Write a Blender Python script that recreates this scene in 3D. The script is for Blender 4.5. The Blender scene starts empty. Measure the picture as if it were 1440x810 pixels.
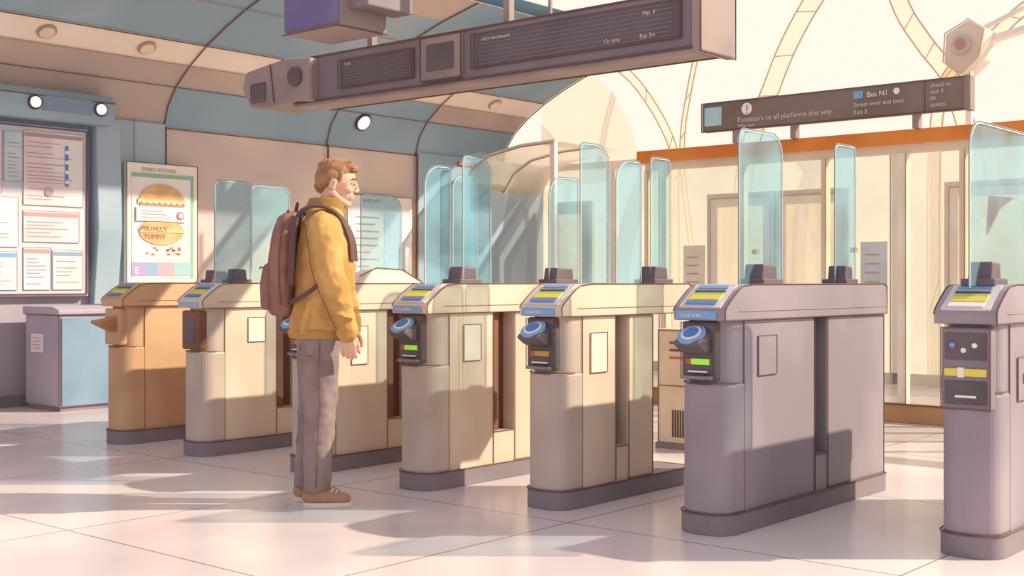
import bpy, bmesh, math, random
from mathutils import Vector, Matrix
random.seed(4)
C = bpy.context
sc = C.scene
COL = sc.collection

# ------------------------------------------------------------ materials
def lin(h):
    h = h.lstrip('#')
    r = [int(h[i:i+2], 16)/255 for i in (0, 2, 4)]
    return tuple(((c/12.92) if c <= .04045 else ((c+.055)/1.055)**2.4) for c in r) + (1,)

MATS = {}
def mat(name, c1, c2=None, rough=.6, scale=1.5, metal=0, emit=0, spec=.3):
    if name in MATS: return MATS[name]
    m = bpy.data.materials.new(name); m.use_nodes = True
    nt = m.node_tree; b = nt.nodes['Principled BSDF']
    b.inputs['Roughness'].default_value = rough
    b.inputs['Metallic'].default_value = metal
    b.inputs['Specular IOR Level'].default_value = spec
    if c2 is None:
        c2 = c1
    tc = nt.nodes.new('ShaderNodeTexCoord')
    ns = nt.nodes.new('ShaderNodeTexNoise'); ns.inputs['Scale'].default_value = scale
    ns.inputs['Detail'].default_value = 2
    rp = nt.nodes.new('ShaderNodeValToRGB')
    rp.color_ramp.elements[0].position = .44; rp.color_ramp.elements[1].position = .56
    rp.color_ramp.elements[0].color = lin(c1); rp.color_ramp.elements[1].color = lin(c2)
    nt.links.new(tc.outputs['Object'], ns.inputs['Vector'])
    nt.links.new(ns.outputs['Fac'], rp.inputs['Fac'])
    nt.links.new(rp.outputs['Color'], b.inputs['Base Color'])
    if emit:
        nt.links.new(rp.outputs['Color'], b.inputs['Emission Color'])
        b.inputs['Emission Strength'].default_value = emit
    MATS[name] = m
    return m

def glassmat(name, tint, body, fac):
    m = bpy.data.materials.new(name); m.use_nodes = True
    nt = m.node_tree; b = nt.nodes['Principled BSDF']; out = nt.nodes['Material Output']
    b.inputs['Base Color'].default_value = lin(body); b.inputs['Roughness'].default_value = .15
    tr = nt.nodes.new('ShaderNodeBsdfTransparent'); tr.inputs['Color'].default_value = lin(tint)
    mx = nt.nodes.new('ShaderNodeMixShader')
    tc = nt.nodes.new('ShaderNodeTexCoord')
    wv = nt.nodes.new('ShaderNodeTexNoise'); wv.inputs['Scale'].default_value = 2.2
    mr = nt.nodes.new('ShaderNodeMapRange')
    mr.inputs['From Min'].default_value = .4; mr.inputs['From Max'].default_value = .6
    mr.inputs['To Min'].default_value = fac*.6; mr.inputs['To Max'].default_value = fac*1.3
    nt.links.new(tc.outputs['Object'], wv.inputs['Vector'])
    nt.links.new(wv.outputs['Fac'], mr.inputs['Value'])
    nt.links.new(mr.outputs['Result'], mx.inputs['Fac'])
    nt.links.new(tr.outputs[0], mx.inputs[1]); nt.links.new(b.outputs[0], mx.inputs[2])
    nt.links.new(mx.outputs[0], out.inputs['Surface'])
    return m

def frosted(name, c, tint, clear):
    """frosted glazing: lets light through (translucent) and part of the view (transparent)"""
    m = bpy.data.materials.new(name); m.use_nodes = True
    nt = m.node_tree; b = nt.nodes['Principled BSDF']; out = nt.nodes['Material Output']
    b.inputs['Base Color'].default_value = lin(c); b.inputs['Roughness'].default_value = .5
    tl = nt.nodes.new('ShaderNodeBsdfTranslucent'); tl.inputs['Color'].default_value = lin(c)
    tr = nt.nodes.new('ShaderNodeBsdfTransparent'); tr.inputs['Color'].default_value = lin(tint)
    m1 = nt.nodes.new('ShaderNodeMixShader'); m1.inputs[0].default_value = .5
    m2 = nt.nodes.new('ShaderNodeMixShader'); m2.inputs[0].default_value = clear
    nt.links.new(b.outputs[0], m1.inputs[1]); nt.links.new(tl.outputs[0], m1.inputs[2])
    nt.links.new(m1.outputs[0], m2.inputs[1]); nt.links.new(tr.outputs[0], m2.inputs[2])
    nt.links.new(m2.outputs[0], out.inputs['Surface'])
    return m

LINE = mat('ink_brown', '#75544a', rough=.9)
INK2 = mat('ink_soft', '#b39582', rough=.9)
STEEL_SHADE = mat('steel_shaded_lilac', '#a1959b', '#92878f', rough=.45, scale=1.2)  # gate casing on the shaded right-hand gates, lilac shade painted into the colour
STEELD = mat('steel_dark_edge', '#8f848c', '#81777f', rough=.5)
CREAM_SUN = mat('panel_sunlit_cream', '#e3d2ba', '#d3bfa8', rough=.5, scale=1.3)  # same gate casing with warm sunlight painted into the colour
CREAMF_SUN = mat('panel_sunlit_front', '#c9b9a8', '#bbab9b', rough=.5)  # fronts of the sunlit gates, sun warmth painted into the colour
TAN = mat('panel_tan', '#d2a981', '#c29a74', rough=.55)
SKIRT = mat('skirt_grey', '#8b8084', '#7d7378', rough=.6)
DARK = mat('reader_dark', '#695e61', '#5a5054', rough=.5)
DARKER = mat('slot_dark', '#574848', rough=.7)
BROWNSLOT = mat('slot_brown', '#875c4a', '#75503f', rough=.7)
BLUE = mat('label_blue', '#5585c4', '#4a7abb', rough=.4)
BLUEL = mat('label_lightblue', '#7fabd6', rough=.4)
WHITE = mat('white_print', '#f4efe8', rough=.6)
YEL = mat('label_yellow', '#ecd35a', rough=.5)
GRN = mat('label_green', '#a3cf68', rough=.5)
RED = mat('label_red', '#cf5a50', rough=.5)
LEDG = mat('led_green', '#9fe04a', rough=.5, emit=.4)
BLACKB = mat('hinge_black', '#6c5f66', '#5b5058', rough=.5)
WALLP = mat('wall_peach', '#e2cdb9', '#cfbdb4', rough=.8, scale=.6)
WALLB = mat('wall_blue', '#93a9b8', '#a3b5c0', rough=.8, scale=.6)
WALLD = mat('wall_slate', '#aaa0a8', '#9b949f', rough=.8, scale=.6)
CEILB = mat('ceiling_blue', '#9db2be', '#8ba3b1', rough=.7, scale=.5)
CEILT = mat('ceiling_tan', '#cbb5a6', '#b8a69c', rough=.7, scale=.5)
CEILW = mat('ceiling_cream', '#f8eddd', '#f2dfcd', rough=.7, scale=.5)
FRAMEC = mat('frame_cream', '#f3e9d8', '#ecdecb', rough=.6)
ORNG = mat('beam_orange', '#e48c3c', '#da7d30', rough=.5)
RAILB = mat('rail_brown', '#bd9467', '#af865d', rough=.6)
METALT = mat('frame_tan_metal', '#e4d5b8', '#dac9aa', rough=.5)
BOARD = mat('display_grey', '#84777a', '#8e8184', rough=.6)
BOARDE = mat('display_edge', '#a39089', '#94837f', rough=.6)
SCREEN = mat('display_screen', '#645859', '#6d6163', rough=.5)
PURP = mat('monitor_purple', '#6f6690', '#7c7397', rough=.5)
SIGN = mat('sign_brown', '#77695e', '#83756a', rough=.6)
GLASS = glassmat('glass_cyan', '#cbe7ee', '#96c5d3', .42)
GLASSW = glassmat('glass_clear_warm', '#fbfbf2', '#e4ebe2', .22)
FROST = frosted('glazing_cream', '#f3ebde', '#fff8ea', .45)
FROST2 = frosted('glazing_gable', '#f2e4d2', '#f8ead8', .25)

# ------------------------------------------------------------ helpers
def root(name, loc=(0, 0, 0), rz=0):
    e = bpy.data.objects.new(name, None); e.empty_display_size = .2
    e.location = loc; e.rotation_euler = (0, 0, rz); COL.objects.link(e); return e

def mk(name, me, parent=None, m=None, smooth=False, bevel=0, segs=2):
    o = bpy.data.objects.new(name, me); COL.objects.link(o)
    if parent: o.parent = parent
    if m:
        for mm in (m if isinstance(m, (list, tuple)) else [m]): me.materials.append(mm)
    if smooth:
        for p in me.polygons: p.use_smooth = True
    if bevel:
        b = o.modifiers.new('bev', 'BEVEL'); b.width = bevel; b.segments = segs; b.limit_method = 'ANGLE'
    return o

def box(name, x0, x1, y0, y1, z0, z1, m, parent=None, bevel=0):
    bm = bmesh.new()
    bmesh.ops.create_cube(bm, size=1)
    for v in bm.verts:
        v.co = Vector(((x0+x1)/2+v.co.x*(x1-x0), (y0+y1)/2+v.co.y*(y1-y0), (z0+z1)/2+v.co.z*(z1-z0)))
    me = bpy.data.meshes.new(name); bm.to_mesh(me); bm.free()
    return mk(name, me, parent, m, bevel=bevel)

def sheet(name, pts, m, parent=None):
    me = bpy.data.meshes.new(name); me.from_pydata(pts, [], [tuple(range(len(pts)))]); me.update()
    return mk(name, me, parent, m)

def extr(name, pts, axis, d0, d1, m, parent=None, bevel=0, smooth=False):
    """extrude a 2-D outline. axis 'z': pts=(x,y); 'x': pts=(y,z); 'y': pts=(x,z)"""
    def P(p, d):
        if axis == 'z': return (p[0], p[1], d)
        if axis == 'x': return (d, p[0], p[1])
        return (p[0], d, p[1])
    bm = bmesh.new()
    a = [bm.verts.new(P(p, d0)) for p in pts]; b = [bm.verts.new(P(p, d1)) for p in pts]
    n = len(pts)
    bm.faces.new(a); bm.faces.new(b[::-1])
    for i in range(n):
        bm.faces.new((a[i], b[i], b[(i+1) % n], a[(i+1) % n]))
    bmesh.ops.recalc_face_normals(bm, faces=bm.faces)
    me = bpy.data.meshes.new(name); bm.to_mesh(me); bm.free()
    o = mk(name, me, parent, m, bevel=bevel)
    if smooth:
        for p in me.polygons: p.use_smooth = len(p.vertices) == 4
    return o

def line(name, pts, r, m, parent=None, closed=False, smooth=False):
    cu = bpy.data.curves.new(name, 'CURVE'); cu.dimensions = '3D'; cu.bevel_depth = r; cu.bevel_resolution = 1
    sp = cu.splines.new('NURBS' if smooth else 'POLY'); sp.points.add(len(pts)-1)
    for i, p in enumerate(pts): sp.points[i].co = (*p, 1)
    sp.use_cyclic_u = closed
    if smooth: sp.order_u = 3; sp.use_endpoint_u = True
    o = bpy.data.objects.new(name, cu); COL.objects.link(o); cu.materials.append(m)
    if parent: o.parent = parent
    return o

def text(name, body, loc, size, m, parent, rot=(math.pi/2, 0, 0)):
    cu = bpy.data.curves.new(name, 'FONT'); cu.body = body; cu.size = size; cu.extrude = .001
    cu.materials.append(m)
    o = bpy.data.objects.new(name, cu); COL.objects.link(o); o.location = loc; o.rotation_euler = rot
    o.parent = parent; return o

def disc(name, loc, r, h, m, parent, rot=(0, 0, 0), sx=1, seg=28, r2=None):
    bm = bmesh.new()
    bmesh.ops.create_cone(bm, cap_ends=True, segments=seg, radius1=r, radius2=r if r2 is None else r2, depth=h)
    me = bpy.data.meshes.new(name); bm.to_mesh(me); bm.free()
    o = mk(name, me, parent, m); o.location = loc; o.rotation_euler = rot; o.scale = (sx, 1, 1)
    for p in me.polygons: p.use_smooth = len(p.vertices) == 4
    return o

# ------------------------------------------------------------ floor
fm = bpy.data.materials.new('floor_tiles'); fm.use_nodes = True
nt = fm.node_tree; b = nt.nodes['Principled BSDF']
tc = nt.nodes.new('ShaderNodeTexCoord'); br = nt.nodes.new('ShaderNodeTexBrick')
mp = nt.nodes.new('ShaderNodeMapping'); mp.inputs['Location'].default_value = (.35, .25, 0)
br.offset = 0; br.inputs['Scale'].default_value = 1
br.inputs['Brick Width'].default_value = 1.6; br.inputs['Row Height'].default_value = 1.6
br.inputs['Mortar Size'].default_value = .005; br.inputs['Mortar Smooth'].default_value = 0
br.inputs['Color1'].default_value = lin('#e4dad6'); br.inputs['Color2'].default_value = lin('#dcd1cf')
br.inputs['Mortar'].default_value = lin('#957d77')
ns = nt.nodes.new('ShaderNodeTexNoise'); ns.inputs['Scale'].default_value = .8
rp = nt.nodes.new('ShaderNodeValToRGB'); rp.color_ramp.elements[0].position = .42; rp.color_ramp.elements[1].position = .58
rp.color_ramp.elements[0].color = lin('#f0ebf0'); rp.color_ramp.elements[1].color = (1, 1, 1, 1)
mx = nt.nodes.new('ShaderNodeMixRGB'); mx.blend_type = 'MULTIPLY'; mx.inputs[0].default_value = 1
nt.links.new(tc.outputs['Object'], mp.inputs[0]); nt.links.new(mp.outputs[0], br.inputs['Vector'])
nt.links.new(tc.outputs['Object'], ns.inputs['Vector']); nt.links.new(ns.outputs['Fac'], rp.inputs['Fac'])
nt.links.new(br.outputs['Color'], mx.inputs[1]); nt.links.new(rp.outputs['Color'], mx.inputs[2])
nt.links.new(mx.outputs[0], b.inputs['Base Color']); b.inputs['Roughness'].default_value = .22
b.inputs['Specular IOR Level'].default_value = .35
box('floor', -11, 7, -3, 15, -.1, 0, fm)

# ------------------------------------------------------------ left wall, cove ceiling
WU = -10.6
wl = root('wall_left')
box('wall_panel', WU-.2, WU, -2, 13.2, 0, 2.66, WALLP, wl)
box('wall_lower_band', WU, WU+.03, -2, 12.2, .1, 1.0, WALLD, wl)
box('wall_blue_bay', WU, WU+.04, -2, 7.1, 1.0, 2.66, WALLB, wl)
box('wall_blue_pier', WU, WU+.04, 10.62, 13.0, 1.0, 2.66, WALLB, wl)
for i, v in enumerate((7.1, 9.2, 10.6)):
    box('seam_%d' % i, WU+.03, WU+.045, v-.009, v+.009, .1, 2.64, LINE, wl)
box('baseboard_left', WU+.03, WU+.06, -2, 12.2, 0, .1, SKIRT)
pf = [(WU, 2.64), (-10.53, 2.85), (-10.4, 3.02), (-10.17, 3.2), (-9.9, 3.36), (-9.6, 3.5), (-9.3, 3.62), (-8.8, 3.78), (-8.3, 3.9)]
mid = [0, 0, 1, 2, 0, 0, 0, 1]
bm = bmesh.new(); vs = [-2, 4.6, 7.1, 9.2, 10.6, 12.2]
grid = [[bm.verts.new((p[0], v, p[1])) for p in pf] for v in vs]
gridt = [[bm.verts.new((p[0]-.05, v, p[1]+.15)) for p in pf] for v in vs]
for j in range(len(vs)-1):
    for i in range(len(pf)-1):
        f = bm.faces.new((grid[j][i], grid[j][i+1], grid[j+1][i+1], grid[j+1][i])); f.material_index = mid[i]; f.smooth = True
        if j == 3 and mid[i] == 1: f.material_index = 0
        if j == 1 and i in (0, 1): f.material_index = 1
        f2 = bm.faces.new((gridt[j][i], gridt[j+1][i], gridt[j+1][i+1], gridt[j][i+1]))
for j in (0, len(vs)-1):
    for i in range(len(pf)-1):
        bm.faces.new((grid[j][i], gridt[j][i], gridt[j][i+1], grid[j][i+1]))
me = bpy.data.meshes.new('ceiling'); bm.to_mesh(me); bm.free()
ceil = mk('ceiling', me, None, [CEILB, CEILT, CEILW])
for j, v in enumerate(vs):
    line('trim_cross_%d' % j, [(p[0]+.01, v, p[1]-.01) for p in pf], .007, LINE, ceil)
for i in (0, 2, 3, 4, 6, 8):
    line('trim_long_%d' % i, [(pf[i][0]+.01, -2, pf[i][1]-.012), (pf[i][0]+.01, 12.2, pf[i][1]-.012)], .006 if i in (0, 4) else .004, LINE if i in (0, 2, 4) else INK2, ceil)
ringm = mat('downlight_ring', '#4d4044'); glow = mat('downlight_glow', '#fff6e4', emit=.8)
for n, (u, v, z, tilt) in enumerate(((-10.46, 9.63, 2.92, 1.0), (-10.03, 5.55, 3.275, .55), (-10.03, 6.54, 3.275, .55), (-10.03, 8.3, 3.275, .55), (-10.03, 10.0, 3.275, .55), (-10.03, 11.4, 3.275, .55))):
    d = root('downlight', (u, v, z)); d.rotation_euler = (0, math.pi-tilt, 0)
    r_ = .105 if n == 0 else .085
    disc('ring', (0, 0, .0), r_, .03, ringm if n == 0 else INK2, d); disc('lens', (0, 0, .01), r_*.78, .03, glow if n == 0 else mat('downlight_off', '#e8d2bd'), d)
extr('trim_pilaster', [(WU+.03, 2.62), (WU+.16, 2.62), (WU+.2, 1.6), (WU+.12, .9), (WU+.03, .9)], 'y', 6.27, 6.52, WALLB, None, bevel=.01)

# ------------------------------------------------------------ notice board
U = WU+.05
nb = root('notice_board', (U, 4.6, 0))
box('backing', 0, .06, 0, 1.62, .98, 2.52, mat('board_pale', '#c3cad6', '#d8ced2'), nb, .01)
line('border', [(.07, .02, 1.0), (.07, 1.6, 1.0), (.07, 1.6, 2.5), (.07, .02, 2.5)], .009, LINE, nb, closed=True)
pp = mat('paper', '#ece5e0', '#e3d0d0'); pb = mat('paper_blue', '#bccddc', '#cdd6de'); pi = mat('paper_ink', '#ab9899'); pr = mat('paper_red', '#d9978f')
ppk = mat('paper_pink', '#e4cbce', '#ddd4de'); ptl = mat('paper_teal', '#b2cdd4', '#c7d9dc')
papers = [(.05, .4, 1.95, 2.45, pb), (.42, .78, 1.9, 2.46, ppk), (.8, .97, 2.0, 2.44, ptl), (.98, 1.56, 1.8, 2.46, pp), (.52, .93, 1.42, 1.86, pp), (.98, 1.52, 1.47, 1.75, ppk),
          (.1, .5, 1.45, 1.88, ptl), (.1, .48, 1.06, 1.42, ppk), (.55, .92, 1.04, 1.38, pp), (.98, 1.24, 1.04, 1.42, pb), (1.26, 1.56, 1.04, 1.40, pp)]
for i, (a, c, z0, z1, m) in enumerate(papers):
    box('paper_%d' % i, .06, .068, a, c, z0, z1, m, nb)
    line('paper_edge_%d' % i, [(.07, a, z0), (.07, c, z0), (.07, c, z1), (.07, a, z1)], .0025, INK2, nb, closed=True)
    if i in (3, 5, 8, 9, 10): box('paper_head_%d' % i, .068, .071, a+.01, c-.01, z1-.05, z1-.015, [BLUEL, pr, mat('hdr_slate', '#8fa0bf'), pi][i % 4], nb)
    z = z1-.1; k = 0
    while z > z0+.04:
        w = (c-a)*random.uniform(.35, .8)
        box('print_%d_%d' % (i, k), .068, .071, a+.03, a+.03+w, z-.004, z+.003, pi if (k+i) % 3 else pr, nb); z -= random.choice((.03, .035, .06)); k += 1
box('route_strip', .071, .075, 1.38, 1.41, 1.98, 2.35, BLUE, nb)
for k in range(4): disc('route_stop_%d' % k, (.076, 1.395, 2.02+.09*k), .018, .008, WHITE, nb, (0, math.pi/2, 0))
disc('stamp', (.074, 1.22, 1.92), .04, .008, pi, nb, (0, math.pi/2, 0))
lb = root('board_lamp_housing', (U, 4.6, 2.56))
extr('housing', [(0, 0), (.2, .0), (.26, .08), (.26, .2), (.2, .27), (0, .27)], 'y', 0, 1.78, CEILB, lb, bevel=.015)
for k, (y) in enumerate((.98, 1.62)):
    disc('lamp_ring_%d' % k, (.262, y, .13), .065, .03, ringm, lb, (0, math.pi/2, 0))
    disc('lamp_lens_%d' % k, (.27, y, .13), .048, .04, glow, lb, (0, math.pi/2, 0))
box('lamp_strip', .255, .268, 1.06, 1.54, .07, .2, mat('strip_slate', '#7e95a8'), lb)
line('edge', [(.262, 0, .2), (.262, 1.78, .2)], .005, LINE, lb)

# ------------------------------------------------------------ posters
def adboard(name, v0, v1, z0, z1, kind):
    r = root(name, (WU+.05, v0, z0)); w = v1-v0; h = z1-z0
    box('frame', 0, .06, 0, w, 0, h, FRAMEC, r, .008)
    line('frame_edge', [(.062, 0, 0), (.062, w, 0), (.062, w, h), (.062, 0, h)], .005, LINE, r, closed=True)
    box('sheet', .06, .066, .05, w-.05, .05, h-.1, mat('sheet_'+kind, '#ece6e0', '#e0d4ce'), r)
    text('heading', 'STREET KITCHEN' if kind == 'burger' else 'TRAVEL NEWS', (.064, .2*w, h-.08), .05, pi, r, (math.pi/2, 0, math.pi/2))
    return r, w, h
r, w, h = adboard('burger_poster', 6.62, 7.42, 1.1, 2.26, 'burger')
box('green_edge', .066, .069, w-.085, w-.05, .05, h-.1, mat('poster_green', '#8fb9a6'), r)
box('green_top', .066, .07, .05, w-.085, h-.14, h-.1, mat('poster_green', '#8fb9a6'), r)
bun = mat('bun', '#e2b683', '#d8a673', scale=8); pat = mat('patty', '#b08570'); let = mat('lettuce', '#bcc796')
RY = (math.pi/2, 0, math.pi/2)
def wallshape(name, pts, d, m, r): return extr(name, pts, 'x', .066, .066+d, m, r)
cx = w/2-.02
wallshape('bun_top', [(cx+.25*math.cos(t), .80+.16*math.sin(t)) for t in [math.pi*i/20 for i in range(21)]], .012, bun, r)
wallshape('lettuce_strip', [(cx-.27+.54*i/16, .76+.02*(i % 2)) for i in range(17)]+[(cx+.27, .81), (cx-.27, .81)], .014, let, r)
box('patty', .066, .08, cx-.25, cx+.25, .72, .77, pat, r, .005)
box('ad_band', .08, .086, cx-.29, cx+.27, .6, .74, WHITE, r)
disc('ad_badge', (.09, cx+.2, .66), .04, .008, RED, r, (0, math.pi/2, 0)); disc('ad_badge_in', (.093, cx+.2, .66), .026, .01, WHITE, r, (0, math.pi/2, 0))
for k in range(3): box('ad_band_line_%d' % k, .086, .088, cx-.24, cx+.1-.05*k, .63+.03*k, .64+.03*k, pi, r)
wallshape('bun_low', [(cx+.25*math.cos(t), .5+.13*math.sin(t)) for t in [2*math.pi*i/36 for i in range(36)]], .01, bun, r)
box('filling', .076, .082, cx-.25, cx+.25, .49, .52, let, r)
text('ad_text', 'VISUALLY', (.084, cx-.26, .50), .075, pat, r, RY); text('ad_text2', 'YUMMY', (.084, cx-.2, .43), .07, pat, r, RY)
for i in range(14):
    a = random.uniform(-.2, .2); z = random.uniform(.27, .34)
    box('sprinkle_%d' % i, .066, .072, cx+a, cx+a+.03, z, z+.015, RED if i % 2 else pat, r)
for k, (a, c, m) in enumerate(((.05, .2, 'lilac'), (.2, .34, 'blue'), (.34, .52, 'pink'), (.52, w-.085, 'teal'))):
    box('foot_strip_%d' % k, .066, .07, a, c, .07, .2, mat('foot_'+m, {'lilac': '#b09cc6', 'blue': '#8fabc9', 'pink': '#dba5b4', 'teal': '#9cc4c3'}[m]), r)
text('foot_letter', 'E', (.072, .08, .09), .09, WHITE, r, RY)
line('hang_wire_a', [(.03, .1, h), (.03, .1, h+.42)], .004, LINE, r)
r, w, h = adboard('news_poster', 9.42, 10.45, 1.0, 2.1, 'news')
for k in range(9):
    box('row_%d' % k, .066, .07, .12, .12+random.uniform(.2, .38), .2+k*.08, .215+k*.08, pr if k % 3 == 0 else pi, r)
box('blue_block', .066, .07, .56, .95, .15, .9, pb, r)
box('trim_red_mark', WU+.04, WU+.07, 11.3, 11.75, 2.56, 2.6, RED)

# ------------------------------------------------------------ utility cabinet left
uc = root('utility_cabinet', (-10.4, 5.55, 0))
mL = mat('cab_lilac', '#aba2b0', '#a098a8', scale=1); mB = mat('cab_blue', '#809bb0', '#748fa6')
box('body', 0, .58, 0, .62, .04, .84, mL, uc, .02)
box('blue_side', .575, .59, .02, .62, .05, .8, mB, uc)
extr('lid', [(-.01, .0), (.6, .0), (.6, .04), (.5, .07), (-.01, .07)], 'y', -.02, .64, mL, uc, .01).location = (0, 0, .83)
box('plinth', .01, .56, .02, .6, 0, .05, SKIRT, uc)
box('notice', .12, .32, -.008, .002, .5, .66, pp, uc)
for k in range(4): box('notice_line_%d' % k, .15, .28, -.011, -.008, .53+k*.03, .537+k*.03, pi, uc)
line('edge', [(.585, -.005, .05), (.585, -.005, .84)], .005, LINE, uc); line('edge_top', [(0, -.01, .83), (.59, -.01, .83), (.6, .62, .83)], .005, LINE, uc)

# ------------------------------------------------------------ back glazing with doors
bk = root('wall_back')
sheet('glazing', [(-10.6, 13, 0), (5, 13, 0), (5, 13, 2.6), (-10.6, 13, 2.6)], FROST, bk)
box('cornice', -10.6, 5, 12.97, 13.03, 2.58, 2.66, CEILW, bk)
box('sill', -10.6, 5, 12.96, 13.03, 0, .12, METALT, bk)
def door(n, u0, u1, z1, m):
    d = root('door_%d' % n, (u0, 12.96, 0)); w = u1-u0
    for a, c in ((-.06, 0), (w, w+.06)): box('jamb', a, c, -.04, .02, 0, z1+.06, METALT, d)
    box('head', 0, w, -.04, .02, z1, z1+.06, METALT, d)
    for a, c in ((0, .09), (w-.09, w)): box('stile', a, c, -.06, -.02, .02, z1, m, d)
    for a, c in ((.02, .2), (.95, 1.05), (z1-.1, z1)): box('rail', .09, w-.09, -.06, -.02, a, c, m, d)
    sheet('glass', [(.09, -.03, .2), (w-.09, -.03, .2), (w-.09, -.03, z1-.1), (.09, -.03, z1-.1)], FROST if m is not TAN else FROST2, d)
    line('leaf_edge', [(0, -.065, .03), (0, -.065, z1), (w, -.065, z1), (w, -.065, .03)], .008, INK2, d)
    box('handle', w*.87, w*.92, -.1, -.06, 1.0, 1.2, INK2, d)
door(1, -10.35, -9.75, 2.1, TAN); door(2, -7.9, -7.1, 2.1, FRAMEC); door(3, -7.0, -6.2, 2.1, FRAMEC); door(4, -5.0, -4.1, 2.1, FRAMEC)
for i, u in enumerate((-9.4, -8.6, -5.6, -3.4, -2.0, 0)):
    box('pier_%d' % i, u-.05, u+.05, 12.96, 13.03, 0, 2.6, FRAMEC, bk); line('pier_line_%d' % i, [(u-.06, 12.94, 0), (u-.06, 12.94, 2.56)], .009, INK2, bk)
for i, u in enumerate((-8.3, -6.0, -3.9, -2.6)):
    b_ = root('passage_notice', (u, 12.93, 1.0)); box('sheet', 0, .3, 0, .02, 0, .55, [FRAMEC, pb, ppk, pb][i], b_)
    for k in range(4): box('line_%d' % k, .05, .22, -.004, 0, .1+.1*k, .115+.1*k, INK2, b_)
bm = bmesh.new()
prof = [(-10.58, 2.25), (-10.4, 2.5), (-10.1, 2.66), (-9.6, 2.74), (-9.1, 2.76)]
A = [[bm.verts.new((p[0], v, p[1])) for p in prof] for v in (11.4, 12.95)]
for i in range(4): bm.faces.new((A[0][i], A[0][i+1], A[1][i+1], A[1][i]))
me = bpy.data.meshes.new('c'); bm.to_mesh(me); bm.free()
cn = mk('passage_canopy', me, None, FROST2, smooth=True)
for k, v in enumerate((11.4, 12.2)): line('rib_%d' % k, [(p[0], v, p[1]) for p in prof], .022, CEILW, cn); line('rib_ink_%d' % k, [(p[0], v-.02, p[1]-.02) for p in prof], .008, INK2, cn)
extr('strut_post', [(-9.15, 0), (-9.08, 0), (-9.08, 2.76), (-9.15, 2.76)], 'y', 11.38, 11.44, FRAMEC, cn)
sheet('wall_gable', [(-10.8, 13.25, 2.66), (-9.15, 13.25, 2.66), (-9.3, 13.25, 3.1), (-9.6, 13.25, 3.6), (-10.1, 13.25, 4.1), (-10.8, 13.25, 4.6)], FROST2)

# ------------------------------------------------------------ roof ribs (atrium)
RIB = frosted('rib_cream', '#f2e6d2', '#fff6e6', .35); RIBL = mat('rib_line', '#d9c0a0')
def rib(pts, wdt, v=14.0):
    r = root('roof_rib', (0, v, 0))
    pv = [Vector((p[0], 0, p[1])) for p in pts]
    L = []
    for i in range(len(pv)-1):
        p0 = pv[max(i-1, 0)]; p1 = pv[i]; p2 = pv[i+1]; p3 = pv[min(i+2, len(pv)-1)]
        for k in range(6):
            t = k/6
            L.append(.5*((2*p1)+(-p0+p2)*t+(2*p0-5*p1+4*p2-p3)*t*t+(-p0+3*p1-3*p2+p3)*t**3))
    L.append(pv[-1])
    a, c = [], []
    for i, p in enumerate(L):
        d = (L[min(i+1, len(L)-1)]-L[max(i-1, 0)]).normalized(); n = Vector((-d.z, 0, d.x))
        a.append(p+n*wdt/2); c.append(p-n*wdt/2)
    bm = bmesh.new()
    va = [bm.verts.new(p) for p in a]; vc = [bm.verts.new(p) for p in c]
    for i in range(len(L)-1): bm.faces.new((va[i], va[i+1], vc[i+1], vc[i]))
    me = bpy.data.meshes.new('web'); bm.to_mesh(me); bm.free()
    mk('web', me, r, RIB)
    line('chord_a', a, .011, RIBL, r); line('chord_b', c, .011, RIBL, r)
    for i in range(2, len(L)-1, 5): line('strut_%d' % i, [a[i]+Vector((0, -.01, 0)), c[min(i+1, len(c)-1)]+Vector((0, -.01, 0))], .007, RIBL, r)
rib([(-9.1, 0), (-9.12, 2.2), (-9.15, 2.9), (-9.62, 3.68), (-10.16, 4.17), (-11.0, 4.7)], .12)
rib([(-8.6, 0), (-8.95, 2.2), (-9.0, 2.98), (-8.9, 3.6), (-8.73, 4.24), (-8.4, 5.0)], .07)
rib([(-8.2, 0), (-8.1, 2.2), (-7.94, 2.97), (-7.71, 3.49), (-7.43, 4.08), (-7.0, 4.7), (-6.3, 5.4)], .24)
rib([(-5.0, 0), (-5.1, 2.2), (-5.3, 3.1), (-5.45, 3.5), (-5.72, 3.87), (-6.02, 4.4), (-6.3, 5.4)], .2)
rib([(-5.6, 0), (-5.6, 2.4), (-5.5, 3.3), (-5.25, 3.62), (-4.9, 3.86), (-4.5, 4.15), (-3.6, 4.5)], .14)

# ------------------------------------------------------------ glass partition with orange beam
gp = root('glass_partition', (0, 9.5, 0))
box('orange_beam', -6.57, 2.6, -.06, .1, 2.2, 2.31, ORNG, gp, .008)
box('top_rail', -6.5, 2.6, -.02, .06, 2.13, 2.2, METALT, gp)
box('bottom_rail', -6.5, 2.6, -.04, .08, 0, .15, RAILB, gp, .006)
box('bottom_rail_line', -6.5, 2.6, -.05, -.04, .14, .152, LINE, gp)
posts = [-6.48, -6.29, -5.49, -4.72, -4.05, -3.57, -2.95, -2.2, -1.4, -.5, .5, 1.5, 2.55]
for i, u in enumerate(posts):
    wd = .035 if i == 4 else .022
    box('post_%d' % i, u-wd, u+wd, -.03, .05, .15, 2.13, METALT if i != 4 else FRAMEC, gp)
    line('post_line_%d' % i, [(u+wd, -.035, .15), (u+wd, -.035, 2.13)], .005, RAILB, gp)
    if i < len(posts)-1: sheet('pane_%d' % i, [(u+.02, 0, .15), (posts[i+1]-.02, 0, .15), (posts[i+1]-.02, 0, 2.13), (u+.02, 0, 2.13)], GLASSW, gp)
extr('pennant_sticker', [(-3.36, 1.76), (-3.18, 1.74), (-3.28, 1.66), (-3.38, 1.46)], 'y', -.06, -.03, RED, gp)
for k, u in enumerate((-5.35, -4.45)): box('bolt_%d' % k, u-.02, u+.02, -.06, -.0, 1.35, 1.39, INK2, gp)

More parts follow.
